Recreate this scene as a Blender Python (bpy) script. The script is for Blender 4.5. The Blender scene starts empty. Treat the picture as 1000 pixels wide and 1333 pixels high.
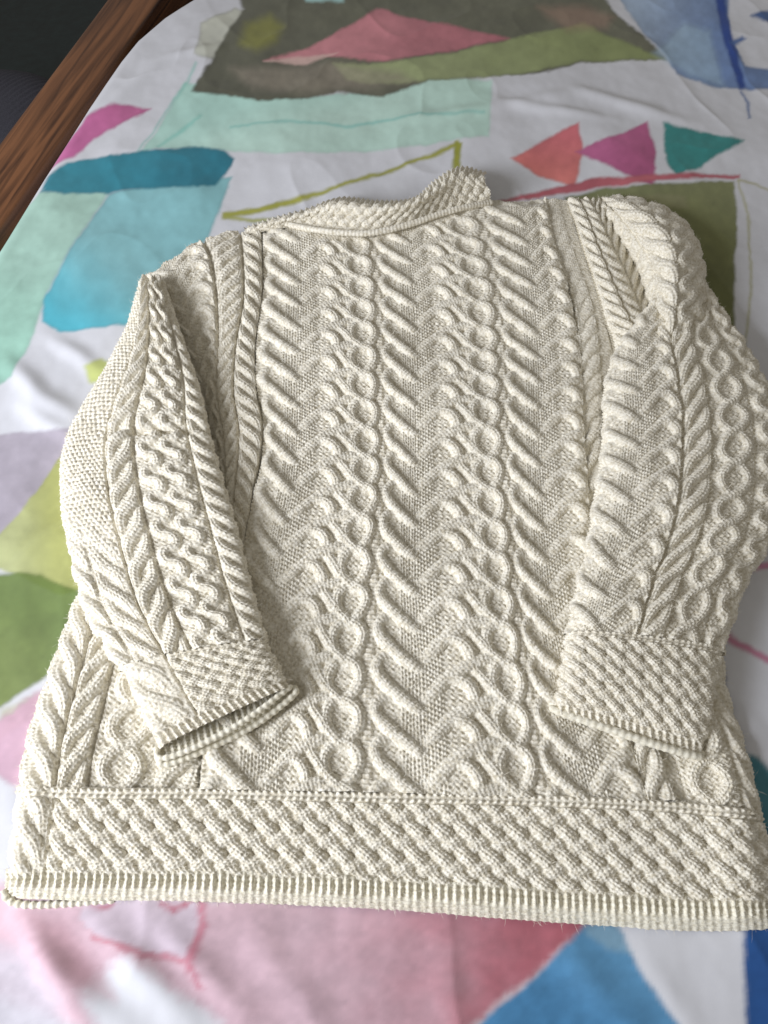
import bpy, math
import numpy as np

# ------------------------------------------------------------------ camera, world, light
scene = bpy.context.scene
C = scene.collection
F, CX, CY, H = 1001.0, 500.0, 666.5, 0.61          # focal length in photo px, centre, camera height above the bed (m)
TILT = math.radians(29.6)

cam_d = bpy.data.cameras.new('camera')
cam = bpy.data.objects.new('camera', cam_d); C.objects.link(cam)
cam.location = (0, 0, H); cam.rotation_euler = (TILT, 0, 0)
cam_d.sensor_fit = 'VERTICAL'; cam_d.sensor_height = 24; cam_d.lens = 24*F/1333
cam_d.clip_start = 0.01; cam_d.clip_end = 50
scene.camera = cam

w = bpy.data.worlds.new('World'); scene.world = w; w.use_nodes = True
w.node_tree.nodes['Background'].inputs[0].default_value = (1.0, 0.95, 0.88, 1)
w.node_tree.nodes['Background'].inputs[1].default_value = 0.25

def area(name, loc, target, sx, sy, power, col):
    d = bpy.data.lights.new(name, 'AREA'); d.shape = 'RECTANGLE'; d.size = sx; d.size_y = sy
    d.energy = power; d.color = col
    o = bpy.data.objects.new(name, d); C.objects.link(o); o.location = loc
    from mathutils import Vector
    v = Vector(target)-Vector(loc)
    o.rotation_euler = v.to_track_quat('-Z', 'Y').to_euler()
    return o
area('window_light', (-1.30, -0.24, 0.74), (0, 0.35, 0), 0.8, 0.75, 34, (0.95, 0.98, 1.07))

scene.view_settings.view_transform = 'Standard'; scene.view_settings.look = 'None'
scene.view_settings.exposure = 0.0; scene.view_settings.gamma = 1.0
scene.cycles.pixel_filter_type = 'BLACKMAN_HARRIS'; scene.cycles.filter_width = 1.6
scene.cycles.max_bounces = 6; scene.cycles.diffuse_bounces = 4

# ------------------------------------------------------------------ numeric helpers
ct, st = math.cos(TILT), math.sin(TILT)
def at(px, py, z=0.0):
    """traced photo pixel -> point of the place at height z (m)"""
    px, py, z = np.broadcast_arrays(np.asarray(px, float), np.asarray(py, float), np.asarray(z, float))
    dx = (px-CX)/F; dy = -(py-CY)/F; dz = -np.ones_like(dx)
    wy = dy*ct - dz*st; wz = dy*st + dz*ct
    k = (z-H)/wz
    return np.stack([dx*k, wy*k, z+0*k], -1)
def topx(X, Y):
    zz = -H
    cy = Y*ct + zz*st; cz = -Y*st + zz*ct
    return CX + F*X/(-cz), CY - F*cy/(-cz)

def spl(xk, yk, x):
    """smooth curve through knots (monotone-ish Hermite); yk may have trailing axes"""
    xk = np.asarray(xk, float); yk = np.asarray(yk, float); x = np.asarray(x, float)
    n = len(xk)
    d = (yk[1:]-yk[:-1]) / (xk[1:]-xk[:-1]).reshape((-1,)+(1,)*(yk.ndim-1))
    m = np.empty_like(yk); m[0] = d[0]; m[-1] = d[-1]
    if n > 2:
        h = (xk[1:]-xk[:-1]).reshape((-1,)+(1,)*(yk.ndim-1))
        m[1:-1] = (d[:-1]*h[1:]+d[1:]*h[:-1])/(h[1:]+h[:-1])
    i = np.clip(np.searchsorted(xk, x, side='right')-1, 0, n-2)
    hh = xk[i+1]-xk[i]; t = (x-xk[i])/hh
    sh = t.shape+(1,)*(yk.ndim-1); t = t.reshape(sh); hh = hh.reshape(sh)
    ext = t > 1; ext0 = t < 0
    tc = np.clip(t, 0, 1)
    r = (2*tc**3-3*tc**2+1)*yk[i]+(tc**3-2*tc**2+tc)*hh*m[i]+(-2*tc**3+3*tc**2)*yk[i+1]+(tc**3-tc**2)*hh*m[i+1]
    r = r + np.where(ext, (t-1)*hh*m[i+1], 0) + np.where(ext0, t*hh*m[i], 0)
    return r

rng = np.random.RandomState(7)
_lat = rng.rand(256, 256)
def vnoise(x, y):
    xi = np.floor(x).astype(int); yi = np.floor(y).astype(int)
    fx = x-xi; fy = y-yi
    fx = fx*fx*(3-2*fx); fy = fy*fy*(3-2*fy)
    a = _lat[xi & 255, yi & 255]; b = _lat[(xi+1) & 255, yi & 255]
    c = _lat[xi & 255, (yi+1) & 255]; d = _lat[(xi+1) & 255, (yi+1) & 255]
    return (a*(1-fx)+b*fx)*(1-fy)+(c*(1-fx)+d*fx)*fy
def fbm(x, y, o=3):
    s = 0; a = 1; t = 0
    for k in range(o):
        s = s + a*vnoise(x*2**k+17*k, y*2**k+31*k); t += a; a *= .5
    return s/t*2-1

def smooth(a, b, x):
    t = np.clip((x-a)/(b-a), 0, 1); return t*t*(3-2*t)

def grid_mesh(name, P, mat, parent=None, color=None, flip=False):
    n, m = P.shape[:2]
    me = bpy.data.meshes.new(name)
    me.vertices.add(n*m); me.vertices.foreach_set('co', P.reshape(-1).astype(np.float32))
    idx = np.arange(n*m).reshape(n, m)
    q = np.stack([idx[:-1, :-1], idx[:-1, 1:], idx[1:, 1:], idx[1:, :-1]], -1)
    if flip: q = q[..., ::-1]
    q = q.reshape(-1, 4)
    me.loops.add(q.size); me.loops.foreach_set('vertex_index', q.reshape(-1).astype(np.int32))
    me.polygons.add(len(q)); me.polygons.foreach_set('loop_start', (np.arange(len(q))*4).astype(np.int32))
    me.polygons.foreach_set('use_smooth', np.ones(len(q), bool))
    me.update(calc_edges=True); me.validate()
    if color is not None:
        a = me.color_attributes.new('print', 'FLOAT_COLOR', 'POINT')
        cc = np.ones((n*m, 4), np.float32); cc[:, :3] = color.reshape(-1, 3)
        a.data.foreach_set('color', cc.reshape(-1))
    me.materials.append(mat)
    o = bpy.data.objects.new(name, me); C.objects.link(o)
    if parent: o.parent = parent
    return o

# ------------------------------------------------------------------ materials
def new_mat(name):
    m = bpy.data.materials.new(name); m.use_nodes = True
    return m, m.node_tree.nodes, m.node_tree.links, m.node_tree.nodes['Principled BSDF']

def wool(name, c1, c2):
    m, N, L, b = new_mat(name)
    tc = N.new('ShaderNodeTexCoord')
    n1 = N.new('ShaderNodeTexNoise'); n1.inputs['Scale'].default_value = 420; n1.inputs['Detail'].default_value = 4
    n2 = N.new('ShaderNodeTexNoise'); n2.inputs['Scale'].default_value = 1300; n2.inputs['Detail'].default_value = 3
    L.new(tc.outputs['Object'], n1.inputs['Vector']); L.new(tc.outputs['Object'], n2.inputs['Vector'])
    r = N.new('ShaderNodeValToRGB'); r.color_ramp.elements[0].color = c1; r.color_ramp.elements[1].color = c2
    r.color_ramp.elements[0].position = .32; r.color_ramp.elements[1].position = .6
    L.new(n1.outputs['Fac'], r.inputs['Fac']); L.new(r.outputs['Color'], b.inputs['Base Color'])
    bu = N.new('ShaderNodeBump'); bu.inputs['Strength'].default_value = .55; bu.inputs['Distance'].default_value = .0006
    L.new(n2.outputs['Fac'], bu.inputs['Height']); L.new(bu.outputs['Normal'], b.inputs['Normal'])
    b.inputs['Roughness'].default_value = .85; b.inputs['Specular IOR Level'].default_value = .25
    b.inputs['Sheen Weight'].default_value = .25; b.inputs['Sheen Roughness'].default_value = .5
    return m
M_wool = wool('cream_wool', (.61, .55, .415, 1), (.89, .847, .73, 1))
M_rib = wool('cream_rib_wool', (.68, .625, .475, 1), (.88, .84, .70, 1))

def cotton():
    m, N, L, b = new_mat('printed_cotton')
    tc = N.new('ShaderNodeTexCoord')
    at_ = N.new('ShaderNodeVertexColor'); at_.layer_name = 'print'
    n1 = N.new('ShaderNodeTexNoise'); n1.inputs['Scale'].default_value = 55; n1.inputs['Detail'].default_value = 6; n1.inputs['Roughness'].default_value = .65
    L.new(tc.outputs['Object'], n1.inputs['Vector'])
    mr = N.new('ShaderNodeMapRange'); mr.inputs['From Min'].default_value = .3; mr.inputs['From Max'].default_value = .7
    mr.inputs['To Min'].default_value = .97; mr.inputs['To Max'].default_value = 1.02
    L.new(n1.outputs['Fac'], mr.inputs['Value'])
    mx = N.new('ShaderNodeVectorMath'); mx.operation = 'SCALE'
    L.new(at_.outputs['Color'], mx.inputs[0]); L.new(mr.outputs['Result'], mx.inputs['Scale'])
    L.new(mx.outputs['Vector'], b.inputs['Base Color'])
    w1 = N.new('ShaderNodeTexWave'); w1.inputs['Scale'].default_value = 330; w1.bands_direction = 'X'; w1.inputs['Distortion'].default_value = .6
    w2 = N.new('ShaderNodeTexWave'); w2.inputs['Scale'].default_value = 330; w2.bands_direction = 'Y'; w2.inputs['Distortion'].default_value = .6
    L.new(tc.outputs['Object'], w1.inputs['Vector']); L.new(tc.outputs['Object'], w2.inputs['Vector'])
    ad = N.new('ShaderNodeMath'); L.new(w1.outputs['Fac'], ad.inputs[0]); L.new(w2.outputs['Fac'], ad.inputs[1])
    bu = N.new('ShaderNodeBump'); bu.inputs['Strength'].default_value = .06; bu.inputs['Distance'].default_value = .0001
    L.new(ad.outputs[0], bu.inputs['Height']); L.new(bu.outputs['Normal'], b.inputs['Normal'])
    b.inputs['Roughness'].default_value = .8; b.inputs['Specular IOR Level'].default_value = .2
    b.inputs['Sheen Weight'].default_value = .1
    return m
M_cotton = cotton()

def wood():
    m, N, L, b = new_mat('varnished_wood')
    tc = N.new('ShaderNodeTexCoord'); mp = N.new('ShaderNodeMapping'); mp.inputs['Scale'].default_value = (30, 1.6, 30)
    L.new(tc.outputs['Object'], mp.inputs['Vector'])
    n = N.new('ShaderNodeTexNoise'); n.inputs['Scale'].default_value = 2.2; n.inputs['Detail'].default_value = 8; n.inputs['Distortion'].default_value = 1.2
    L.new(mp.outputs['Vector'], n.inputs['Vector'])
    r = N.new('ShaderNodeValToRGB')
    r.color_ramp.elements[0].color = (.045, .016, .007, 1); r.color_ramp.elements[0].position = .33
    r.color_ramp.elements[1].color = (.23, .095, .038, 1); r.color_ramp.elements[1].position = .62
    L.new(n.outputs['Fac'], r.inputs['Fac']); L.new(r.outputs['Color'], b.inputs['Base Color'])
    b.inputs['Roughness'].default_value = .45
    bu = N.new('ShaderNodeBump'); bu.inputs['Strength'].default_value = .2; bu.inputs['Distance'].default_value = .001
    L.new(n.outputs['Fac'], bu.inputs['Height']); L.new(bu.outputs['Normal'], b.inputs['Normal'])
    return m
def plain(name, c, rough=.8, scale=300, var=.3):
    m, N, L, b = new_mat(name)
    tc = N.new('ShaderNodeTexCoord'); n = N.new('ShaderNodeTexNoise'); n.inputs['Scale'].default_value = scale; n.inputs['Detail'].default_value = 4
    L.new(tc.outputs['Object'], n.inputs['Vector'])
    r = N.new('ShaderNodeValToRGB')
    r.color_ramp.elements[0].color = (*[k*(1-var) for k in c], 1); r.color_ramp.elements[1].color = (*[k*(1+var) for k in c], 1)
    r.color_ramp.elements[0].position = .3; r.color_ramp.elements[1].position = .7
    L.new(n.outputs['Fac'], r.inputs['Fac']); L.new(r.outputs['Color'], b.inputs['Base Color'])
    b.inputs['Roughness'].default_value = rough
    bu = N.new('ShaderNodeBump'); bu.inputs['Strength'].default_value = .4; bu.inputs['Distance'].default_value = .002
    L.new(n.outputs['Fac'], bu.inputs['Height']); L.new(bu.outputs['Normal'], b.inputs['Normal'])
    return m
M_wood = wood()
M_floor = plain('dark_floor', (.008, .017, .017), .6, 40)
M_grey = plain('grey_ribbed_cloth', (.055, .055, .07), .9, 500)
M_matt = plain('dark_mattress_side', (.02, .008, .010), .9, 200)

# ------------------------------------------------------------------ bed: duvet cover with watercolour print
def edge_x():
    pts = [(-250, 700), (-120, 495), (0, 308), (50, 228), (110, 135), (150, 77), (172, 50), (205, 22), (245, -3), (300, -28)]
    W = at([p[0] for p in pts], [p[1] for p in pts], 0)
    return W[:, 1], W[:, 0]
EY, EX = edge_x()

nr, nc = 780, 560
tt = np.linspace(0, 1, nr)
Yr = -0.16 + 1.50*(0.62*tt+0.38*tt**1.7)
ss = np.linspace(0, 1, nc)
Xe = np.interp(Yr, EY, EX)
slope0 = (EX[1]-EX[0])/(EY[1]-EY[0])
Xe = np.where(Yr < EY[0], EX[0]+(Yr-EY[0])*slope0, Xe)
Xe = np.maximum(Xe, -0.62)
NS = 16                                             # first columns hang down over the side
Xr = 0.56+0.10*tt
X = np.empty((nr, nc)); Z = np.zeros((nr, nc))
body = np.linspace(0, 1, nc-NS)
X[:, NS:] = Xe[:, None]+0.02+(Xr[:, None]-Xe[:, None]-0.02)*body[None, :]
for k in range(NS):
    a = (NS-k)/NS
    ang = min(a*2.2, 1)*math.pi/2
    drop = .02*(1-math.cos(ang)) + max(0, a-0.45)*.10
    X[:, k] = Xe+0.02-.02*math.sin(ang); Z[:, k] = -drop
Y = np.repeat(Yr[:, None], nc, 1)
PX, PY = topx(X, Y)
def fold(pxa, pya, pxb, pyb, wid, hgt, seed=0):
    """a soft crease ridge between two traced points"""
    A = at(pxa, pya)[:2]; B = at(pxb, pyb)[:2]
    d = B-A; Ln = np.hypot(*d); d = d/Ln
    s = (X-A[0])*d[0]+(Y-A[1])*d[1]; t = -(X-A[0])*d[1]+(Y-A[1])*d[0]
    t = t + .006*fbm(s*14+seed, seed+0*s, 2)
    env = smooth(-.02, .05, s)*(1-smooth(Ln-.06, Ln+.03, s))
    return hgt*env*np.exp(-(t/wid)**2)
zf = .0022*fbm(X*9+3, Y*9) + .0010*fbm(X*30, Y*22+5)
zf += .0016*(1-np.abs(fbm(X*11+Y*5, Y*6-X*4+60, 2)))**5
zf += .004*fbm((X+Y*.5)*7, (Y-X*.3)*3+9, 2)
for a in [(20, 1190, 160, 1333, .010, .006), (120, 1195, 250, 1333, .012, .007), (190, 1190, 330, 1333, .010, .004),
          (60, 1240, 120, 1340, .008, .005), (560, 1200, 600, 1333, .012, .003), (330, 1200, 420, 1333, .012, .003),
          (0, 470, 110, 560, .012, .006), (20, 520, 130, 590, .010, .004), (60, 430, 150, 500, .010, .004),
          (640, 130, 800, 155, .010, .003), (740, 115, 900, 160, .012, .004), (220, 80, 300, 60, .01, .004),
          (520, 160, 760, 120, .012, .003), (960, 820, 1000, 850, .008, .003), (940, 900, 1010, 1000, .012, .004),
          (720, 1230, 820, 1333, .012, .004), (840, 1230, 900, 1333, .010, .003), (130, 150, 240, 60, .012, .003)]:
    zf += fold(*a, seed=a[0]*.37)
zf *= smooth(0, .03, X-Xe[:, None])
Z += zf

def lin(c):
    c = np.asarray(c, float)/255.
    return np.where(c <= .04045, c/12.92, ((c+.055)/1.055)**2.4)
col = np.empty((nr, nc, 3)); col[:] = (.68, .685, .715)
WX = PX+3.0*fbm(PX/28, PY/28)+1.2*fbm(PX/6, PY/6); WY = PY+3.0*fbm(PX/28+50, PY/28+9)+1.2*fbm(PX/6+7, PY/6)
def sdf(poly):
    p = np.array(poly, float)
    x0, y0 = p.min(0)-12; x1, y1 = p.max(0)+12
    sel = (WX > x0) & (WX < x1) & (WY > y0) & (WY < y1)
    x = WX[sel]; y = WY[sel]
    d = np.full(x.shape, 1e9); inside = np.zeros(x.shape, bool)
    n = len(p)
    for i in range(n):
        a = p[i]; b = p[(i+1) % n]; e = b-a
        wx = x-a[0]; wy = y-a[1]
        k = np.clip((wx*e[0]+wy*e[1])/max(e@e, 1e-9), 0, 1)
        d = np.minimum(d, np.hypot(wx-e[0]*k, wy-e[1]*k))
        c = ((a[1] > y) != (b[1] > y)) & (x < (b[0]-a[0])*(y-a[1])/((b[1]-a[1]) or 1e-9)+a[0])
        inside ^= c
    return sel, np.where(inside, -d, d)
def white(py):
    return np.interp(py, [0, 250, 600, 900, 1333], [178, 186, 196, 208, 222])
def dull(a, k=.12):
    return a*(1-k)+a.mean(-1, keepdims=True)*k
def paint(poly, c, alpha=1., edge=.13, soft=3.0, c2=None, grad=None, var=.17, tooth=0):
    """one brush shape of pigment; c (and c2 along grad) are seen colours, converted to albedo"""
    sel, d = sdf(poly)
    x = PX[sel]; y = PY[sel]
    if tooth: d = d + tooth*fbm(x/9, y/9, 3)
    sf = soft*np.interp(y, [500, 1000, 1333], [1, 1.6, 2.0])
    m = (1-smooth(0, 1, (d+sf)/(2*sf)))*alpha
    wl = lin(white(y))[:, None]
    a = dull(.60*lin(c)/wl)
    if c2 is not None:
        g = ((x-grad[0])*(grad[2]-grad[0])+(y-grad[1])*(grad[3]-grad[1]))/((grad[2]-grad[0])**2+(grad[3]-grad[1])**2)
        g = smooth(0, 1, g+.10*fbm(x/40, y/40))[:, None]
        a = a*(1-g)+dull(.60*lin(c2)/wl)*g
    a = a*(1+var*fbm(x/45+c[0], y/30, 4)+var*.5*fbm(x/9, y/9, 2))[:, None]
    a = a*(1-edge*np.exp(-(d/3.)**2))[:, None]
    col[sel] = col[sel]*(1-m[:, None])+np.clip(a, 0, .9)*m[:, None]
def stroke(pts, wd, c, alpha=1., **k):
    p = np.array(pts, float); wd = np.broadcast_to(np.asarray(wd, float), (len(p),))
    t = np.gradient(p, axis=0); t /= np.hypot(t[:, 0], t[:, 1])[:, None]
    n = np.stack([-t[:, 1], t[:, 0]], 1)
    paint(list(p+n*wd[:, None]/2)+list((p-n*wd[:, None]/2)[::-1]), c, alpha, **k)

# top: dark cloud, rose wedge, green under it
paint([(262, 32), (308, 8), (322, 12), (300, 60), (282, 80), (254, 76)], (172, 174, 150), .7, .35)
paint([(240, 108), (262, 112), (360, 128), (500, 118), (560, 100), (640, 104), (636, 180), (520, 193), (420, 203), (205, 196), (182, 204), (212, 160)], (158, 200, 186), .95, .10, var=.10, c2=(172, 205, 190), grad=(300, 130, 330, 205))
stroke([(258, 86), (225, 135), (180, 200)], [2.5, 2.5, 2.5], (120, 190, 175), .7)
stroke([(300, 168), (380, 160), (460, 166), (540, 152), (630, 150)], [2, 3, 4, 3, 2], (100, 185, 175), .6)
stroke([(205, 195), (240, 170), (262, 150)], [2, 6, 2], (100, 190, 175), .5)
paint([(300, -40), (318, 10), (292, 50), (275, 82), (248, 119), (292, 126), (340, 134), (392, 130), (440, 120), (500, 128), (560, 108), (640, 98), (700, 96), (760, 80), (870, 78), (838, 48), (800, 14), (760, -40)], (88, 88, 72), 1, .15, c2=(96, 96, 78), grad=(280, 60, 700, 30), var=.22)
paint([(432, 84), (500, 84), (600, 68), (662, 50), (716, 40), (760, 30), (800, 50), (868, 78), (760, 78), (690, 94), (600, 103), (520, 112), (450, 106)], (142, 152, 104), .95, .12, c2=(128, 138, 84), grad=(500, 80, 840, 70), soft=3, var=.15)
paint([(300, 92), (430, 82), (520, 96), (540, 108), (450, 118), (400, 122), (330, 118)], (138, 128, 112), .6, .05, soft=9, var=.3)
paint([(312, 60), (320, 30), (350, 20), (368, 34), (360, 55), (335, 68)], (128, 128, 48), .75, .0, soft=9)
paint([(700, 12), (760, 8), (800, 22), (790, 36), (740, 40)], (150, 118, 100), .5, .1, soft=8)
paint([(343, 80), (398, 62), (440, 40), (492, 11), (545, 25), (664, 49), (600, 66), (500, 82), (420, 74)], (186, 118, 124), 1, .12, c2=(168, 98, 106), grad=(360, 70, 660, 40))
paint([(343, 81), (380, 74), (440, 70), (400, 84)], (205, 170, 160), .8, .0, soft=3)
paint([(390, -12), (450, -4), (448, 4), (400, 5)], (150, 190, 185), .9)
# blue, top right
paint([(790, -30), (945, -30), (952, 50), (972, 84), (1050, 92), (1050, 118), (940, 112), (882, 96), (868, 74), (838, 46)], (140, 160, 182), .95, .22, c2=(88, 118, 165), grad=(800, 10, 960, 60), var=.25)
paint([(890, 30), (925, 40), (945, 110), (900, 98), (850, 70)], (150, 178, 195), .55, .2, soft=6)
stroke([(930, -30), (940, 15), (952, 60), (968, 112)], [14, 12, 12, 8], (28, 62, 132), 1, var=.2)
stroke([(966, 116), (974, 130), (976, 153)], [2, 3, 3], (60, 95, 150), .9)
paint([(978, 22), (1030, 8), (1030, 34), (1000, 30)], (60, 90, 140), 1)
paint([(950, 55), (966, 47), (972, 50), (958, 60)], (50, 90, 150), .9)
# left blocks
stroke([(240, 5), (200, 26), (178, 46)], [2, 3, 2], (165, 160, 80), .8)
paint([(62, 219), (84, 180), (113, 151), (148, 138), (198, 141), (166, 160), (122, 181), (95, 203)], (190, 92, 148), 1, .15, c2=(178, 88, 135), grad=(80, 200, 180, 140))
paint([(-200, 560), (-60, 330), (52, 250), (142, 248), (102, 310), (62, 380), (48, 425), (18, 492), (0, 505), (-80, 560)], (152, 188, 172), 1, .12, c2=(150, 198, 178), grad=(60, 280, 0, 480))
paint([(142, 250), (302, 232), (272, 308), (236, 348), (190, 420), (120, 430), (80, 433), (56, 420), (56, 392), (100, 312)], (122, 178, 182), 1, .22, c2=(66, 178, 196), grad=(180, 340, 110, 445), var=.10)
paint([(52, 251), (62, 228), (88, 212), (110, 206), (170, 200), (262, 194), (292, 198), (306, 209), (296, 226), (280, 245), (180, 248), (100, 252)], (34, 126, 142), 1, .12, c2=(22, 112, 130), grad=(60, 240, 300, 210), var=.16)
stroke([(289, 281), (350, 272), (430, 250), (520, 218), (598, 189)], [8, 8, 5, 5, 6], (158, 158, 56), 1, var=.15)
stroke([(289, 282), (330, 288), (370, 287)], [6, 5, 4], (158, 160, 70), .9)
stroke([(597, 188), (595, 200), (592, 222)], [10, 10, 9], (150, 152, 40), 1)
# bunting
paint([(665, 206), (710, 180), (754, 162), (758, 200), (748, 243), (700, 226)], (200, 100, 108), 1, .14, c2=(206, 112, 104), grad=(750, 170, 740, 240))
paint([(748, 198), (800, 178), (843, 159), (855, 200), (850, 246), (800, 222)], (186, 92, 140), 1, .12, c2=(168, 76, 120), grad=(760, 190, 850, 230))
paint([(862, 161), (968, 184), (930, 206), (905, 225), (893, 228), (882, 235), (868, 216)], (38, 130, 126), 1, .12)
paint([(735, 256), (790, 246), (955, 238), (958, 300), (956, 470), (900, 440), (800, 300), (740, 270)], (120, 124, 76), .97, .12, c2=(104, 108, 56), grad=(900, 240, 900, 420), var=.2)
paint([(750, 256), (890, 258), (895, 275), (800, 276)], (150, 148, 108), .6, .1, soft=3)
stroke([(640, 264), (700, 252), (770, 240), (860, 234), (962, 231)], [2, 8, 14, 8, 5], (178, 88, 98), 1)
stroke([(960, 238), (974, 290), (978, 380), (968, 470)], [2, 3, 3, 3], (170, 168, 110), .8)
stroke([(960, 236), (985, 243), (1030, 262)], [3, 2, 2], (170, 165, 100), .8)
# left, lower
paint([(112, 480), (132, 468), (150, 476), (140, 498), (118, 500)], (188, 198, 96), .9, .1, soft=4)
paint([(-200, 566), (140, 562), (120, 640), (0, 740), (-200, 760)], (164, 154, 166), .9, .06, soft=3)
paint([(100, 560), (140, 560), (150, 760), (80, 775), (0, 740), (-60, 760), (30, 665)], (170, 174, 92), .95, .08, c2=(184, 190, 128), grad=(80, 720, 0, 720), soft=2)
paint([(-200, 750), (0, 745), (52, 748), (110, 772), (150, 860), (60, 880), (0, 922), (-200, 950)], (108, 130, 58), .96, .20, c2=(128, 146, 72), grad=(60, 780, 0, 900), var=.16)
paint([(0, 925), (60, 900), (70, 885), (90, 900), (0, 965)], (190, 186, 150), .7, .05, soft=4)
paint([(-80, 945), (0, 938), (70, 885), (50, 960), (40, 1040), (0, 1010), (-80, 1100)], (214, 168, 188), .9, .15, soft=4, tooth=4)
# right
stroke([(930, 815), (960, 836), (1000, 858), (1050, 880)], [8, 8, 9, 9], (208, 130, 160), 1)
stroke([(975, 738), (1050, 728)], [8, 8], (215, 140, 175), 1)
paint([(920, 860), (942, 866), (948, 905), (920, 900)], (30, 55, 90), 1)
paint([(955, 975), (985, 985), (1050, 1040), (1050, 1160), (960, 1120)], (74, 136, 150), 1, .12)
# bottom
paint([(-100, 1110), (60, 1168), (120, 1174), (400, 1165), (800, 1195), (764, 1210), (700, 1268), (615, 1340), (560, 1420), (250, 1420), (290, 1330), (230, 1290), (170, 1240), (110, 1290), (130, 1350), (60, 1320), (-100, 1260)], (230, 190, 202), .93, .02, c2=(192, 84, 100), grad=(380, 1260, 740, 1220), soft=7, var=.2, tooth=6)
paint([(120, 1150), (262, 1150), (262, 1190), (246, 1250), (215, 1248), (180, 1235), (130, 1215), (108, 1195)], (222, 205, 218), .9, -.05, soft=2, tooth=4)
stroke([(262, 1170), (264, 1205), (246, 1252), (262, 1285)], [6, 10, 12, 6], (226, 128, 150), .85, soft=4, tooth=5)
stroke([(122, 1220), (160, 1232), (200, 1243), (245, 1252)], [4, 7, 8, 10], (228, 140, 158), .8, soft=3, tooth=5)
stroke([(118, 1178), (140, 1180), (150, 1176)], [3, 6, 3], (215, 100, 125), .8, tooth=3)
stroke([(212, 1178), (228, 1184), (250, 1174)], [4, 9, 4], (215, 100, 125), .8, tooth=4)
paint([(-40, 1225), (30, 1240), (80, 1300), (90, 1400), (-60, 1400)], (222, 216, 226), .8, 0, soft=12, tooth=6)
paint([(40, 1190), (90, 1200), (130, 1260), (150, 1300), (110, 1290), (60, 1240)], (232, 178, 190), .6, 0, soft=9, tooth=4)
paint([(764, 1204), (800, 1196), (832, 1262), (890, 1345), (930, 1420), (560, 1420), (618, 1340), (700, 1270)], (70, 146, 198), 1, .10, c2=(92, 160, 205), grad=(700, 1330, 800, 1210), var=.16)
paint([(764, 1204), (800, 1196), (822, 1240), (790, 1236), (765, 1215)], (150, 190, 210), .7, 0, soft=4)
paint([(966, 1180), (1100, 1180), (1100, 1420), (985, 1420), (972, 1320)], (26, 88, 158), 1, .10, var=.15)

duvet = grid_mesh('duvet', np.stack([X, Y, Z], -1), M_cotton, color=np.clip(col, 0, .9))
duvet['label'] = 'white cotton duvet cover with watercolour print of coloured shapes under the sweater'
duvet['category'] = 'duvet'

# ------------------------------------------------------------------ knit tiles
class Tile:
    pass
def stitch(t, s, wdt, n, a=1.15, ps=3.3):
    tc = (t/wdt*.5+.5)*n
    fr = np.abs((tc % 1)-.5)
    leg = .5-.5*np.cos(2*np.pi*2*fr)
    return a*(leg*.55-.35+.45*leg*np.cos(2*np.pi*(s/ps+.9*fr)))
def purl(u, v, a=.6):
    return a*(np.cos(2*np.pi*v/4.0625+1.5*np.cos(2*np.pi*u/5.4))*.9+.5*np.cos(2*np.pi*u/5.4)*np.cos(2*np.pi*v/8.125)-.2)
def tile(Wd, P, strands, res=.28, base=0., vbase=False):
    """strands: (points (x, y, z) in mm, half width, dome height, stitch columns); periodic in y"""
    nx = int(Wd/res)+1; ny = int(round(P/res))
    gx, gy = np.meshgrid(np.linspace(0, Wd, nx), np.arange(ny)*P/ny, indexing='ij')
    best = base+.5+purl(gx, gy, .75)
    if vbase:                                       # stocking stitch in the V's foot, ladder between ring and next cord
        k_ = smooth(20, 25, gx)*(1-smooth(52, 57, gx))
        best = best*(1-k_)+k_*(1.5+stitch((gx-38) % 10.0-5., gy-.55*np.abs(gx-38), 5., 2, 2.2, 4.0625))
        k_ = np.maximum(smooth(117.5, 120., gx), 1-smooth(1.5, 4, gx))
        best = best*(1-k_)+k_*(2.0+1.0*np.cos(2*np.pi*gy/4.0625))
    for pts, hw, A, ncol in strands:
        p = np.array(pts, float)
        k = np.arange(len(p)); kk = np.linspace(0, len(p)-1, 26*len(p)//2)
        q = spl(k, p, kk)
        seg = np.r_[0, np.cumsum(np.hypot(np.diff(q[:, 0]), np.diff(q[:, 1])))]
        tan = np.gradient(q[:, :2], axis=0); tan /= np.hypot(tan[:, 0], tan[:, 1])[:, None]+1e-9
        for sh in (-2, -1, 0, 1, 2):
            y0 = q[:, 1]+sh*P
            if y0.max() < -hw or y0.min() > P+hw: continue
            dx = gx[..., None]-q[:, 0]; dy = gy[..., None]-y0
            j = np.argmin(dx*dx+dy*dy, -1)
            ddx = np.take_along_axis(dx, j[..., None], -1)[..., 0]; ddy = np.take_along_axis(dy, j[..., None], -1)[..., 0]
            tx = tan[j, 0]; ty = tan[j, 1]
            t = ddx*-ty+ddy*tx; s = seg[j]+ddx*tx+ddy*ty
            r = np.hypot(ddx, ddy)
            h = q[j, 2]+A*np.clip(1-(r/hw)**2.4, 0, 1)**.75
            h = h+stitch(t, s, hw, ncol)
            ok = (r < hw) & (h > best)
            best = np.where(ok, h, best)
    T = Tile(); T.W, T.P, T.h = Wd, P, best
    return T
def sample(T, a, v):
    """a in 0..1 across, v in mm along"""
    nx, ny = T.h.shape
    q_ = a*T.W
    a = a+.45*fbm(q_/3.3+11, v/3.3, 2)/T.W; v = v+.55*fbm(q_/3.7+70, v/3.7, 2)
    x = np.clip(a, 0, 1)*(nx-1.001); y = (v/T.P % 1)*ny
    xi = x.astype(int); yi = y.astype(int); fx = x-xi; fy = y-yi
    yi = yi % ny; yj = (yi+1) % ny
    return (T.h[xi, yi]*(1-fx)+T.h[xi+1, yi]*fx)*(1-fy)+(T.h[xi, yj]*(1-fx)+T.h[xi+1, yj]*fx)*fy

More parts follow.
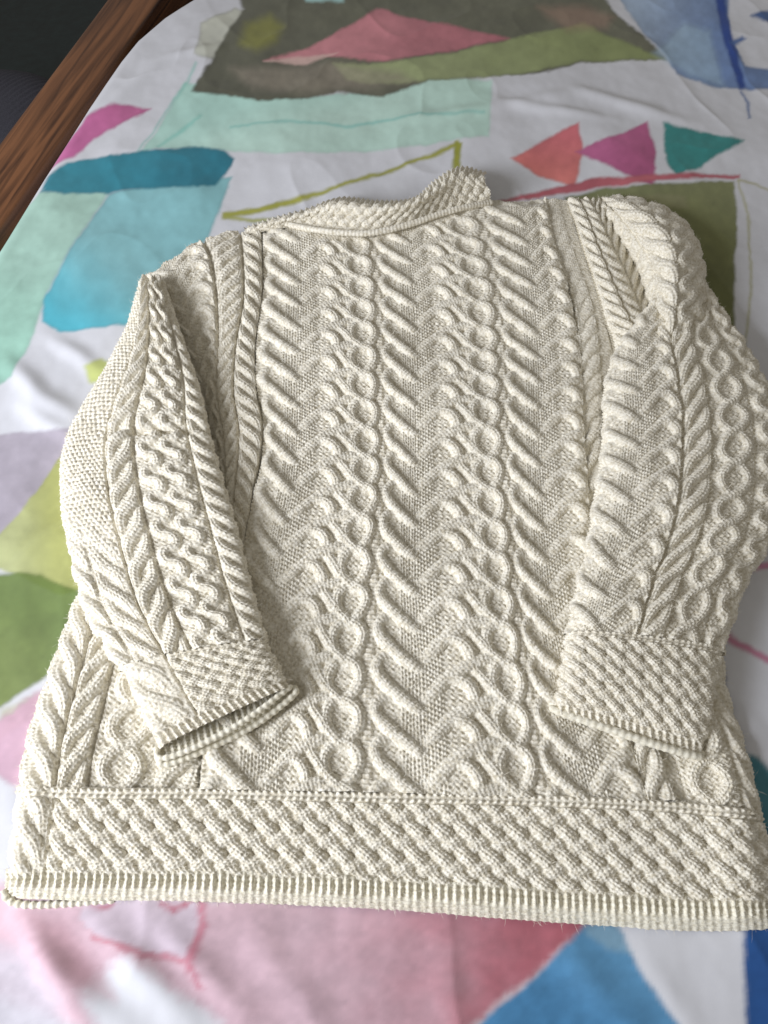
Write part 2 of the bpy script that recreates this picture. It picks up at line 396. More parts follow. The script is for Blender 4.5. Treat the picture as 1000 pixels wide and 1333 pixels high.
def mir(pts, Wd): return [(Wd-x, y, z) for x, y, z in pts]
PV = 32.5
vL = [(17, -5, -3.2), (12, -3, -2.0), (7, .5, -1.1), (5.0, 6, -.5), (7.2, 12.5, .2), (13, 19.5, .7), (21, 27, .7), (29, 34, .4), (35, 38.5, -.8), (39, 41, -2.6)]
# long cord from the V's foot, up to the ring and round its right side
cB = [(38.5, 33.5, -2.0), (43, 30, -.6), (48, 25.5, .1), (54, 18.5, .3), (61, 12.0, .6), (69, 6.0, .9), (77, 1.6, 1.0), (86, -1.4, .6), (94, -2.2, -.2), (102, -.5, -1.6)]
# hook on the V's right side, under the long cord and on into the foot of the ring
cC = [(54, 18.5, -2.6), (58.5, 15.2, -.7), (64.5, 14.4, .6), (71, 17.4, .9), (75.5, 24, .7), (77.4, 31.5, -.6), (78.6, 38, -1.0), (82.5, 44, .3), (87, 50, .7), (91, 55.5, .3), (95, 60.0, -.6), (98, 63, -2.2)]
cD = [(106, -4.5, -2.6), (101, -.5, -1.0), (94.5, 4.2, .2), (90.6, 10.5, .5), (90.4, 18, .5), (93.8, 25.5, .5), (100, 31, .8), (106.5, 36.5, -.6), (110, 40, -2.5)]
cE = [(99, -4.5, -2.2), (104, -.5, .2), (111, 3.6, .9), (115.4, 10, .8), (115.8, 17.5, .7), (112.6, 25, .5), (106, 31, -.6), (100, 36, -2.4)]
T_VO = tile(122, PV, [(vL, 5.6, 4.9, 3), (cB, 5.4, 3.6, 2), (cC, 5.4, 4.4, 2), (cD, 5.2, 4.2, 2), (cE, 5.3, 4.6, 2)], vbase=True)
T_V = Tile(); T_V.P = PV; T_V.W = 80; T_V.h = T_VO.h[:int(T_VO.h.shape[0]*80/122)]
def ring(Wd, amp, z1, z2, P=PV):
    a = []; b = []
    for k in range(13):
        f = k/12*1.16-.08
        x = amp*abs(math.sin(math.pi*f))**.75*(1 if 0 <= f <= 1 else -1)
        a.append((Wd/2-x, f*P, z1*math.cos(math.pi*f*1)+.2)); b.append((Wd/2+x, f*P, z1*-math.cos(math.pi*f)+.2))
    return [(a, 4.7, 3.6, 2), (b, 4.7, 3.6, 2)]
T_O = tile(38, PV, ring(38, 12.5, .9, 0))
def rope(Wd, P, sgn=1, hw=5.2, A=4.6):
    p = [(2.0, -P*.55, -2.5), (3.0, -P*.25, -.8), (Wd*.26, P*.05, .5), (Wd*.5, P*.30, .9), (Wd*.74, P*.55, .5), (Wd-3.0, P*.85, -.8), (Wd-2.0, P*1.15, -2.5)]
    if sgn < 0: p = mir(p, Wd)
    return [(p, hw, A, 2)]
T_R = tile(22, 19, rope(22, 19)); T_Rm = tile(22, 19, rope(22, 19, -1))
T_R2 = tile(24, 26, rope(24, 26, 1, 6.2, 5)); T_R2m = tile(24, 26, rope(24, 26, -1, 6.2, 5))
# two facing wavy cords with bobbles between (left sleeve)
def wave(x0, amp, P, z, ph=0, hw=3.9):
    return [([(x0+amp*math.sin(2*math.pi*(k/12+ph)), k/12*P-1.7*math.sin(4*math.pi*(k/12+ph)), z+.5*math.cos(2*math.pi*(k/12+ph))) for k in range(-1, 14)], hw, 4.4, 2)]
T_W = tile(40, 29, wave(10, 5.6, 29, 0, 0, 4.7)+wave(27, 5.6, 29, 0, .06, 4.7)+[([(18.3, 20, 0), (18.6, 21, .3), (18.9, 22, 0)], 4.0, 2.6, 1), ([(36.5, 20, 0), (36.5, 21, .3), (36.3, 22, 0)], 3.6, 2.8, 1)])
T_B = tile(18, 17, [([(1.2, -5.5, -2.6), (4, -2.8, -.3), (9, 1.0, 1.1), (14, 4.6, .4), (17.2, 7.5, -2.2)], 5.0, 3.4, 2),
                    ([(8.2, 2.6, -2.4), (4.5, 6.2, -.3), (0, 9.4, .5), (-4.5, 12.4, -.3), (-8.2, 15.6, -2.4)], 4.8, 2.8, 2),
                    ([(26.2, 2.6, -2.4), (22.5, 6.2, -.3), (18, 9.4, .5), (13.5, 12.4, -.3), (9.8, 15.6, -2.4)], 4.8, 2.8, 2)], base=-1.)

def moss(u, v):
    u = u+1.6*fbm(u/7, v/7); v = v+1.6*fbm(u/7+30, v/7)
    a = np.abs(np.sin(np.pi*u/4.6+np.pi/2*(np.floor(v/4.4) % 2)))*np.abs(np.sin(np.pi*v/4.4))
    return .4+2.4*a**.7+.5*fbm(u/2.5, v/2.5, 2)
def plainknit(u, v):
    return .8+stitch((u % 9.2)-4.6, v, 4.6, 2, a=1.0)

def knit(bands, f, U, V):
    """height (mm) of a panel made of vertical bands; bands: (f0, f1, tile or function, v offset)"""
    h = purl(U, V)
    for f0, f1, T, off in bands:
        sel = (f >= f0) & (f <= f1)
        if not sel.any(): continue
        if isinstance(T, Tile): h[sel] = sample(T, (f[sel]-f0)/(f1-f0), V[sel]+off)
        else: h[sel] = T(U[sel], V[sel])
    return h
def seam_groove(f, at_f, wd=.006, depth=2.5):
    return -depth*np.exp(-((f-at_f)/wd)**2)

def normals(B):
    du = np.gradient(B, axis=1); dv = np.gradient(B, axis=0)
    n = np.cross(du, dv); n /= np.linalg.norm(n, axis=-1, keepdims=True)+1e-12
    s = np.sign(n[..., 2].mean()) or 1
    return n*s
def arclen(B, axis):
    d = np.linalg.norm(np.diff(B, axis=axis), axis=-1)*1000
    z = np.zeros_like(np.take(d, [0], axis))
    return np.concatenate([z, np.cumsum(d, axis)], axis)

def ctrl_patch(ctrl, n, m, tk=None, sk=None):
    """ctrl[r][c] = (px, py, z mm): traced control net -> smooth base surface"""
    A = np.array(ctrl, float)
    W = at(A[..., 0], A[..., 1], A[..., 2]/1000)
    R_, C_ = W.shape[:2]
    tk = np.linspace(0, 1, R_) if tk is None else np.asarray(tk, float)
    sk = np.linspace(0, 1, C_) if sk is None else np.asarray(sk, float)
    a = spl(tk, W, np.linspace(0, 1, n))
    b = spl(sk, np.swapaxes(a, 0, 1), np.linspace(0, 1, m))
    return np.swapaxes(b, 0, 1)

SURF = []
def finish(name, B, h, fade=None, mat=None, parent=None):
    N_ = normals(B)
    U_ = arclen(B, 1)[:1]+0*B[..., 0]; V_ = arclen(B, 0)
    h = h+.38*fbm(U_/1.9, V_/1.9, 2)+.35*fbm(U_/6+9, V_/6, 2)
    P = B+N_*(h/1000)[..., None]
    SURF.append((P, N_))
    return grid_mesh(name, P, mat or M_wool, parent)

sweater = bpy.data.objects.new('sweater', None); C.objects.link(sweater)
sweater['label'] = 'cream cable knit wool sweater laid back up on the printed duvet, sleeves folded down'
sweater['category'] = 'sweater'

# ------------------------------------------------------------------ back panel
def hem_y(px): return np.interp(px, [-60, 30, 262, 550, 840, 985, 1060], [1016, 1019, 1024, 1030, 1040, 1050, 1056])
ys = [255, 300, 375, 450, 500, 550, 600, 650, 700, 760, 830, 900, 960, 1045]
colx = {
 0.0:   [341, 342, 343, 334, 334, 343, 341, 329, 320, 305, 290, 278, 268, 258],
 37.5:  [388, 388, 389, 388, 387, 387, 385, 378, 369, 360, 352, 345, 340, 333],
 98.:   [452, 456, 463, 466, 466, 469, 471, 467, 459, 453, 445, 438, 437, 432],
 159.:  [524, 528, 537, 540, 541, 541, 541, 540, 540, 541, 544, 547, 549, 552],
 220.:  [588, 596, 613, 621, 624, 626, 629, 631, 636, 640, 646, 656, 661, 667],
 280.5: [678, 684, 696, 702, 704, 704, 705, 708, 711, 717, 727, 740, 752, 772],
 318.:  [710, 716, 738, 753, 757, 759, 762, 766, 770, 778, 790, 804, 818, 842]}
keys = list(colx); CO = np.array([colx[k] for k in keys], float).T
n, m = 820, 440
sfrac = np.linspace(0, 318, m)
top_s = [0, 30, 50, 62, 98, 159, 200, 225, 250, 280, 318]
top_y = [300, 291, 289, 294, 303, 292, 278, 268, 264, 263, 262]
yt = spl(top_s, top_y, sfrac)
tgrid = np.linspace(0, 1, n)[:, None]
base_x = spl(keys, spl(ys, CO, np.full(1, 1030.))[0], sfrac)
yb = hem_y(base_x)+4
# rows evenly spaced on the fabric
Yt = at(500, yt)[:, 1]; Yb = at(500, yb)[:, 1]
Yw = Yt[None]+(Yb-Yt)[None]*tgrid
_, py = topx(np.zeros_like(Yw), Yw)
xk = spl(ys, CO, py.reshape(-1)).reshape(n, m, len(keys))
px = np.empty((n, m))
for j in range(m): px[:, j] = spl(keys, xk[:, j, :].T, np.full(1, sfrac[j]))[0]
zb = 15+4.0*fbm(px/120, py/90, 2)
f_ = np.broadcast_to(sfrac[None], (n, m))
zb = zb-12*(1-smooth(0, .022, tgrid))**2
zb = zb-2.5*(1-smooth(0, 8, f_))-2.5*smooth(310, 318, f_)
B = at(px, py, zb/1000)
U = f_*1.03
V = (B[..., 1]-at(500, hem_y(px))[..., 1])*-1000
Uj = U+.7*fbm(U/14, V/14); Vj = V+1.1*fbm(U/16+40, V/16)+1.5*fbm(U/60, V/60)
fj = Uj/1.03
bands = [(0, 121.5, T_VO, 0), (121.5, 243, T_VO, 0), (243, 318, T_V, 0)]
h = knit(bands, fj, Uj, Vj)
h = .97*h*(.55+.45*smooth(0, .05, tgrid))
finish('back_panel', B, h, parent=sweater)

# ------------------------------------------------------------------ left shoulder and armhole side
ctrl = [
 [(186, 366, 6), (232, 334, 6), (272, 312, 8), (314, 303, 8), (343, 300, 9)],
 [(196, 380, 14), (240, 358, 17), (282, 340, 18), (317, 335, 17), (343, 335, 13)],
 [(222, 420, 8), (250, 405, 12), (288, 392, 17), (318, 388, 18), (342, 388, 13)],
 [(240, 470, 3), (262, 462, 7), (288, 452, 14), (308, 450, 17), (334, 452, 13)],
 [(255, 520, 2), (272, 516, 5), (286, 512, 11), (305, 508, 16), (336, 508, 13)],
 [(262, 575, 2), (280, 572, 4), (295, 570, 9), (312, 566, 15), (343, 566, 13)],
 [(270, 650, 2), (288, 648, 4), (298, 646, 9), (306, 644, 14), (330, 645, 13)],
 [(272, 720, 2), (282, 718, 4), (290, 716, 9), (297, 714, 13), (318, 714, 13)],
 [(240, 860, 3), (250, 860, 6), (258, 860, 9), (264, 860, 12), (288, 860, 13)]]
sk = [0, .34, .58, .78, 1]
B = ctrl_patch(ctrl, 640, 190, sk=sk)
U = arclen(B, 1); V = np.broadcast_to(arclen(B, 0).mean(1, keepdims=True), U.shape)
f_ = np.broadcast_to(np.linspace(0, 1, B.shape[1])[None], U.shape)
fj = f_+.006*fbm(U/14, V/14); Vj = V+1.2*fbm(U/20, V/20)
h = knit([(.0, .53, T_V, 8), (.56, .76, T_Rm, 0), (.785, .985, T_R, 5)], fj, U, Vj)
h += seam_groove(f_, .545)+seam_groove(f_, .772)+seam_groove(f_, .993, .008, 3)
finish('shoulder', B, h, parent=sweater)

# lower left side of the body
ctrl = [
 [(118, 735, 2), (135, 735, 12), (170, 740, 13), (215, 740, 13), (290, 740, 13)],
 [(96, 790, 2), (112, 792, 12), (150, 795, 14), (200, 795, 13), (285, 795, 13)],
 [(75, 845, 2), (95, 848, 12), (130, 850, 14), (180, 852, 13), (280, 852, 12)],
 [(48, 920, 2), (72, 922, 12), (110, 925, 14), (165, 926, 13), (272, 928, 12)],
 [(32, 975, 2), (58, 977, 12), (98, 979, 14), (150, 981, 13), (266, 984, 12)],
 [(24, 1030, 2), (50, 1031, 12), (92, 1032, 13), (142, 1033, 12), (262, 1034, 11)]]
B = ctrl_patch(ctrl, 330, 230, sk=[0, .11, .3, .52, 1])
U = arclen(B, 1); V = np.broadcast_to(arclen(B, 0).mean(1, keepdims=True), U.shape)
f_ = np.broadcast_to(np.linspace(0, 1, B.shape[1])[None], U.shape)
fj = f_+.005*fbm(U/14, V/14); Vj = V+1.2*fbm(U/20, V/20)
h = knit([(.01, .19, T_R2, 6), (.22, .38, T_R2m, 0), (.41, .72, T_O, 12), (.76, .98, T_R2m, 0)], fj, U, Vj)
h += seam_groove(f_, .205, .007)+seam_groove(f_, .395, .006)
finish('side_panel', B, h, parent=sweater)

# ------------------------------------------------------------------ right side strip and lower right side
ctrl = [
 [(707, 260, 4), (720, 260, 7), (742, 261, 6)],
 [(711, 300, 10), (729, 300, 13), (757, 302, 11)],
 [(723, 345, 10), (744, 345, 13), (772, 348, 11)],
 [(741, 388, 10), (760, 388, 13), (787, 392, 12)],
 [(747, 430, 10), (768, 430, 13), (796, 432, 11)],
 [(751, 500, 10), (771, 500, 13), (810, 502, 8)],
 [(755, 570, 10), (773, 570, 13), (812, 572, 8)],
 [(759, 650, 10), (777, 650, 13), (805, 652, 10)],
 [(771, 760, 10), (790, 762, 12), (820, 764, 10)],
 [(797, 900, 10), (820, 902, 13), (860, 904, 10)],
 [(833, 1042, 10), (865, 1043, 13), (906, 1045, 10)]]
B = ctrl_patch(ctrl, 800, 64)
U = arclen(B, 1); V = np.broadcast_to(arclen(B, 0).mean(1, keepdims=True), U.shape)
f_ = np.broadcast_to(np.linspace(0, 1, B.shape[1])[None], U.shape)
tq = np.linspace(0, 1, 800)[:, None]
hr = knit([(.16, .68, T_R2m, 0)], f_, U, V+fbm(U/20, V/20)); hp = plainknit(V*.0+U, V)
k = .45+.55*smooth(.22, .36, tq)
h = (hp*(1-k)+hr*(.45+.55*smooth(.5, .8, tq))*k)
h += 3.0*np.exp(-((f_-.13)/.07)**2)*(1+.3*np.cos(2*np.pi*V/3.1))+seam_groove(f_, .97, .04, 2)
finish('side_panel', B, h, parent=sweater)
ctrl = [
 [(820, 800, 12), (860, 800, 12), (915, 800, 12), (935, 802, 2)],
 [(845, 890, 13), (880, 890, 13), (925, 892, 12), (943, 894, 2)],
 [(868, 960, 13), (905, 962, 14), (948, 964, 13), (964, 966, 2)],
 [(885, 1005, 13), (922, 1007, 14), (962, 1009, 13), (976, 1011, 2)],
 [(897, 1056, 12), (932, 1058, 13), (972, 1061, 12), (987, 1062, 2)]]
B = ctrl_patch(ctrl, 260, 130, sk=[0, .4, .85, 1])
U = arclen(B, 1); V = np.broadcast_to(arclen(B, 0).mean(1, keepdims=True), U.shape)
f_ = np.broadcast_to(np.linspace(0, 1, B.shape[1])[None], U.shape)
h = knit([(.02, .8, T_O, 12), (.84, 1, T_R2, 0)], f_+.005*fbm(U/14, V/14), U, V+fbm(U/20, V/20))+seam_groove(f_, .0, .02)+seam_groove(f_, .82, .012)
finish('side_panel', B, h, parent=sweater)

# ------------------------------------------------------------------ hem: braid line, slanted basket band, rib edge
hx = [-25, 12, 75, 250, 500, 750, 900, 1000, 1060]
topl = [(26, 1021, 4), (38, 1021, 12), (78, 1024, 14), (262, 1026, 14), (500, 1031, 14), (750, 1037, 14), (900, 1045, 14), (972, 1053, 13), (988, 1056, 4)]
mid = [(18, 1080, 4), (29, 1080, 11), (68, 1082, 13), (255, 1083, 13), (500, 1090, 13), (752, 1101, 13), (908, 1112, 13), (984, 1120, 12), (1002, 1122, 3)]
low = [(12, 1140, 4), (23, 1140, 10), (62, 1140, 12), (252, 1141, 12), (500, 1150, 12), (755, 1166, 12), (915, 1176, 12), (994, 1176, 11), (1014, 1176, 3)]
bot = [(9, 1161, 3), (20, 1162, 5), (58, 1165, 6), (250, 1167, 5.5), (500, 1177, 5.5), (757, 1196, 5.5), (918, 1205, 5.5), (998, 1202, 5), (1020, 1199, 2)]
und = [(11, 1165, 2), (21, 1166, 3), (58, 1169, 5), (250, 1171, 2), (500, 1181, 2), (757, 1200, 2), (918, 1209, 2), (998, 1206, 2), (1020, 1202, 1)]
sk = [0, .018, .065, .25, .5, .75, .9, .98, 1]
def hem(name, rows, tk, n, m, fn, mat):
    B = ctrl_patch(rows, n, m, tk=tk, sk=sk)
    B[..., 2] += .0015*fbm(B[..., 0]*16, B[..., 1]*16, 2)
    U = arclen(B, 1).mean(0, keepdims=True)+0*B[..., 0]
    V = arclen(B, 0)
    return finish(name, B, fn(U, V, np.broadcast_to(np.linspace(0, 1, m)[None], U.shape)), mat=mat, parent=sweater)
def hem_fn(U, V, f):
    Uj = U+.8*fbm(U/16, V/16)
    L = 7.
    braid = .6+2.4*np.clip(1-((V-4)/6.)**2, 0, 1)+stitch(V-4, Uj, 4.4, 1, 2.4, 5.4)
    Vb = V-8+.8*fbm(U/18, V/18)
    bas = sample(T_B, (Uj/18) % 1, Vb)
    side = sample(T_R2, np.clip((f-.005)/.05, 0, 1), V)
    h = np.where(V < 8.4, braid, bas)
    h = np.where(f < .058, np.where(V < 8.4, braid*.8, side*.7), h)
    e = smooth(.94, 1.0, V/V[-1:])
    h = h*(1-e)+2.3*e
    return h-2.2*np.exp(-((f-.062)/.0035)**2)*(V > 8)
hem('hem_band', [topl, mid, low], [0, .5, 1], 130, 820, hem_fn, M_wool)
def rib_fn(U, V, f):
    Uj = U+.5*fbm(U/12, V/30); V = V-4.
    e = smooth(0, 1, V/13.)
    return (1.0+1.8*(1-smooth(0, 4, V))+1.3*np.cos(2*np.pi*Uj/5.5)*(.3+.7*smooth(0, 3, V))*(1-.8*smooth(7, 12, V))+.4*np.cos(2*np.pi*V/2.9)+.5*smooth(9, 13, V)+.5*fbm(U/30, V/30))
hem('hem_rib', [[(x, y-7, z-3) for x, y, z in low], [(x, y, z+1) for x, y, z in low], bot, und], [0, .17, .86, 1], 40, 900, rib_fn, M_rib)
# ------------------------------------------------------------------ tubes: sleeves and cuffs
def tube(stL, stR, tk, t0, t1, n, m, bt, th0=math.radians(205), th1=math.radians(-25), ex=.72):
    Lp = np.array(stL, float); Rp = np.array(stR, float)
    L_ = at(Lp[:, 0], Lp[:, 1], Lp[:, 2]/1000); R_ = at(Rp[:, 0], Rp[:, 1], Rp[:, 2]/1000)
    t = np.linspace(t0, t1, n)
    Lw = spl(tk, L_, t); Rw = spl(tk, R_, t); b = spl(tk, np.array(bt, float)/1000, t)
    th = np.linspace(th0, th1, 721)
    cx = np.sign(np.cos(th))*np.abs(np.cos(th))**ex; cz = np.sign(np.sin(th))*np.abs(np.sin(th))**ex
    out = np.empty((n, m, 3))
    for i in range(n):
        c = (Lw[i]+Rw[i])/2; a = (Rw[i]-Lw[i])/2
        a = a*(1-.0035/np.linalg.norm(a))
        P = c+a*cx[:, None]+np.array([0, 0, 1])*(b[i]*cz)[:, None]
        s = np.r_[0, np.cumsum(np.linalg.norm(np.diff(P, axis=0), axis=1))]; s /= s[-1]
        k = np.linspace(0, 1, m)
        for d in range(3): out[i, :, d] = np.interp(k, s, P[:, d])
    return out
def uv(B):
    U = arclen(B, 1); V = np.broadcast_to(arclen(B, 0)[:, B.shape[1]//4:-B.shape[1]//4].mean(1, keepdims=True), U.shape)
    return U, V, np.broadcast_to(np.linspace(0, 1, B.shape[1])[None], U.shape)

# left sleeve
LL = [(181, 371, 14), (168, 420, 14), (133, 492, 12), (86, 572, 12), (77, 645, 12), (90, 722, 12), (112, 796, 14), (156, 872, 18), (187, 936, 22), (206, 976, 23)]
LR = [(212, 368, 22), (232, 432, 26), (258, 505, 26), (273, 565, 26), (292, 632, 26), (312, 700, 26), (328, 765, 26), (350, 838, 26), (368, 872, 26), (379, 895, 25)]
lt = [0, .09, .2, .31, .42, .54, .66, .8, .92, 1]
lb = [10, 13, 15, 15, 15, 14, 14, 13, 11, 7]
B = tube(LL, LR, lt, 0, .80, 580, 255, lb)
U, V, f = uv(B)
tq = np.linspace(0, 1, B.shape[0])[:, None]
# soft crease across the elbow
B[..., 2] -= .006*np.exp(-((tq-.395)/.012)**2)*smooth(.25, .6, f)
B[..., 2] += .0030*fbm(U/45, V/38, 2)
fj = f+.004*fbm(U/14, V/14); Vj = V+1.3*fbm(U/18, V/18)
bnds = [(.03, .17, T_R2, 0), (.36, .50, T_R2m, 3), (.52, .80, T_W, 0), (.815, .96, T_R, 4)]
h = knit(bnds, fj, U, Vj)
mz = smooth(.62, .40, tq*1.0)if False else (1-smooth(.55, .85, tq))
hm = moss(U, V)
sel = (f < .35)
h = np.where(sel, hm*mz+np.where(f < .19, h, plainknit(U, V)*.6+sample(T_R2, np.clip((f-.19)/.15, 0, 1), Vj)*.75)*(1-mz), h)
for g in (.355, .51, .81): h += seam_groove(f, g, .006, 1.6)
finish('sleeve', B, h, parent=sweater)
def cuff_fn(B, lo, hi, ribw=9., side=None):
    U, V, f = uv(B)
    tot = arclen(B, 0).mean(1)[-1]
    Uj = U+.8*fbm(U/16, V/16)
    braid = .6+1.8*np.clip(1-((V-3)/5.)**2, 0, 1)+stitch(V-3, Uj, 3.3, 1, 2.0, 5.0)
    bas = sample(T_B, (Uj/14.5) % 1, (V-6)*1.25+.8*fbm(U/18, V/18))*.85
    rb = 1.0+1.4*np.cos(2*np.pi*Uj/5.6)+.3*np.cos(2*np.pi*V/2.9)
    k = smooth(tot-ribw-1, tot-ribw+1, V)
    h = np.where(V < 6.2, braid, bas)*(1-k)+rb*k
    if side is not None:
        hs = sample(T_R2, np.clip((f-.06)/.26, 0, 1), V)*.7
        h = np.where((f < side), hs*(1-k)+rb*k, h)-2.4*np.exp(-((f-side)/.008)**2)*(1-k)
    return h
B = tube(LL, LR, lt, .795, 1.0, 190, 270, lb)
cuffL = finish('cuff', B, cuff_fn(B, 0, 0, 8, .36), parent=sweater)
# right sleeve
RL = [(840, 405, 24), (798, 466, 26), (784, 515, 30), (783, 570, 31), (773, 640, 31), (762, 710, 31), (746, 775, 30), (735, 828, 29), (726, 885, 26), (718, 928, 20)]
RR = [(915, 372, 10), (953, 430, 12), (988, 487, 12), (1008, 545, 12), (1016, 640, 12), (1000, 708, 12), (968, 765, 12), (940, 852, 14), (926, 930, 17), (915, 988, 16)]
rt = [0, .10, .19, .28, .41, .54, .67, .79, .91, 1]
rb_ = [12, 15, 18, 19, 19, 19, 18, 16, 13, 7]
B = tube(RL, RR, rt, 0, .79, 580, 275, rb_)
U, V, f = uv(B)
B[..., 2] += .0035*fbm(U/45+20, V/38, 2)
fj = f+.005*fbm(U/14, V/14); Vj = V+1.4*fbm(U/18, V/18)
h = knit([(.05, .42, T_V, 0), (.435, .555, T_R2m, 0), (.57, .76, T_O, 0), (.775, .98, T_W, 0)], fj, U, Vj)
h = h*(1-.08*(1-smooth(.38, .44, f)))
for g in (.427, .562, .767): h += seam_groove(f, g, .006, .8)
finish('sleeve', B, h, parent=sweater)
B = tube(RL, RR, rt, .785, 1.0, 190, 290, rb_)
cuffR = finish('cuff', B, cuff_fn(B, 0, 0, 8), parent=sweater)

# right shoulder: armhole ropes, hollow and the folded sleeve head
ctrl = [
 [(736, 262, 6), (752, 261, 8), (766, 262, 8), (773, 263, 8), (780, 263, 8), (792, 262, 8), (806, 264, 2), (800, 290, 0)],
 [(748, 290, 15), (764, 288, 19), (780, 286, 18), (790, 282, 16), (800, 278, 26), (825, 270, 34), (855, 276, 12), (850, 300, 0)],
 [(757, 320, 15), (774, 318, 20), (793, 316, 16), (806, 312, 12), (822, 305, 30), (855, 288, 44), (888, 296, 14), (880, 320, 0)],
 [(768, 352, 15), (787, 350, 20), (808, 347, 14), (824, 343, 8), (842, 338, 30), (878, 318, 50), (906, 326, 16), (895, 350, 0)],
 [(778, 384, 15), (800, 382, 20), (822, 380, 13), (838, 378, 7), (852, 374, 28), (884, 358, 48), (914, 362, 16), (905, 390, 0)],
 [(786, 415, 14), (815, 415, 19), (836, 414, 12), (847, 412, 8), (856, 412, 26), (882, 402, 44), (915, 400, 20), (905, 420, 4)],
 [(795, 440, 12), (832, 444, 16), (848, 445, 10), (852, 446, 10), (857, 448, 24), (875, 445, 36), (905, 450, 22), (905, 460, 10)],
 [(800, 470, 8), (840, 478, 8), (850, 482, 8), (855, 484, 8), (860, 486, 14), (872, 486, 20), (895, 490, 14), (895, 500, 6)]]
sk = [0, .13, .26, .35, .47, .72, .92, 1]
B = ctrl_patch(ctrl, 340, 330, sk=sk)
U, V, f = uv(B)
V = np.broadcast_to(arclen(B, 0)[:, 60:110].mean(1, keepdims=True), U.shape)
fj = f+.004*fbm(U/14, V/14)
h = knit([(.02, .145, T_R, 0), (.155, .26, T_R, 8), (.27, .365, T_Rm, 4), (.37, .49, T_Rm, 0), (.50, .70, T_R2, 0), (.71, .95, T_W, 0)], fj, U, V+fbm(U/18, V/18))
h += seam_groove(f, .01, .01, 2)+seam_groove(f, .15, .006, 2)
finish('shoulder', B, h, parent=sweater)

# ------------------------------------------------------------------ collar and neck seam
ctrl = [
 [(322, 306, 9), (360, 300, 13), (392, 296, 15), (430, 303, 15), (480, 303, 15), (530, 292, 15), (572, 277, 15), (604, 269, 15), (638, 264, 12)],
 [(321, 303, 10), (360, 293, 16), (398, 284, 20), (433, 281, 26), (484, 284, 27), (532, 276, 28), (570, 258, 30), (600, 246, 30), (637, 250, 22)],
 [(319, 300, 8), (359, 286, 15), (401, 275, 20), (440, 261, 28), (490, 265, 29), (536, 261, 30), (568, 240, 34), (596, 222, 35), (630, 228, 26)],
 [(318, 298, 2), (358, 284, 4), (402, 272, 8), (444, 258, 12), (492, 262, 12), (538, 259, 14), (566, 236, 20), (598, 218, 22), (634, 226, 14)]]
B = ctrl_patch(ctrl, 120, 360, tk=[0, .5, .9, 1])
U = arclen(B, 1).mean(0, keepdims=True)+0*B[..., 0]; V = np.broadcast_to(arclen(B, 0).mean(1, keepdims=True), U.shape)
h = sample(T_B, (U/13) % 1, V*1.3)*.75
h = h*(1-smooth(.8, .86, np.linspace(0, 1, 120)[:, None]))+(1+1.3*np.cos(2*np.pi*U/5.6))*smooth(.8, .86, np.linspace(0, 1, 120)[:, None])
finish('collar', B, h, parent=sweater)
def cord(name, pts, r, n, mat=M_wool, ribs=0, parent=None):
    p = np.array(pts, float); W = at(p[:, 0], p[:, 1], p[:, 2]/1000)
    t = np.linspace(0, 1, n); c = spl(np.linspace(0, 1, len(p)), W, t)
    tan = np.gradient(c, axis=0); tan /= np.linalg.norm(tan, axis=1)[:, None]
    side = np.cross(tan, [0, 0, 1]); up = np.cross(side, tan)
    L = np.r_[0, np.cumsum(np.linalg.norm(np.diff(c, axis=0), axis=1))]*1000
    a = np.linspace(0, 2*math.pi, 21)
    rr = (r+.18*np.cos(2*np.pi*L[:, None]/4.2+2*np.abs(np.cos(a/2))[None]))/1000
    if ribs: rr = (r+ribs*np.cos(2*np.pi*L[:, None]/5.4)+0*a[None])/1000
    P = c[:, None]+rr[..., None]*(np.cos(a)[None, :, None]*side[:, None]+np.sin(a)[None, :, None]*up[:, None])
    return grid_mesh(name, P, mat, parent or sweater)
cord('cuff_edge', [(203, 974, 20), (212, 987, 24), (262, 969, 27), (322, 936, 28), (374, 897, 26), (380, 893, 20)], 2.3, 420, M_rib, .3, cuffL)
cord('cuff_edge', [(204, 977, 20), (214, 995, 19), (268, 976, 20), (330, 945, 21), (381, 906, 22), (383, 893, 22)], 2.5, 420, M_rib, .3, cuffL)
B = ctrl_patch([[(205, 962, 15), (258, 948, 15), (318, 915, 15), (370, 880, 16)],
                [(208, 980, 19), (264, 967, 20), (326, 935, 21), (378, 897, 21)],
                [(214, 994, 19), (268, 976, 20), (330, 945, 21), (381, 906, 22)]], 40, 220)
finish('cuff_lining', B, .9*np.cos(2*np.pi*arclen(B, 1)/5.2)+.3*np.cos(2*np.pi*arclen(B, 0)/2.9), mat=M_rib, parent=cuffL)
cord('cuff_edge', [(717, 918, 17), (724, 925, 22), (770, 941, 26), (850, 968, 26), (906, 984, 22), (914, 980, 16)], 3.1, 420, M_rib, .22, cuffR)
cord('hem_edge', [(5, 1158, 6), (12, 1172, 4), (38, 1178, 4), (90, 1176, 3.5), (150, 1172, 3)], 2.5, 300, M_rib, .4)
cord('neck_seam', [(372, 292, 16), (410, 299, 21), (445, 303, 23), (485, 303, 23), (530, 293, 23), (575, 278, 23), (605, 270, 22), (640, 264, 15)], 3.4, 500)

# front of the sweater, the layer lying on the duvet
ctrl = [[(346, 306, 2), (500, 310, 6), (640, 290, 6), (760, 276, 2)],
        [(300, 400, 4), (480, 400, 8), (650, 400, 8), (845, 400, 4)],
        [(300, 500, 4), (470, 500, 8), (650, 500, 8), (850, 500, 4)],
        [(262, 650, 4), (450, 650, 8), (650, 650, 8), (860, 650, 4)],
        [(125, 800, 2), (380, 800, 8), (660, 800, 8), (900, 800, 2)],
        [(40, 1010, 2), (330, 1015, 8), (680, 1020, 8), (965, 1030, 2)]]
B = ctrl_patch(ctrl, 120, 90)
finish('front_panel', B, plainknit(arclen(B, 1), arclen(B, 0)), parent=sweater)

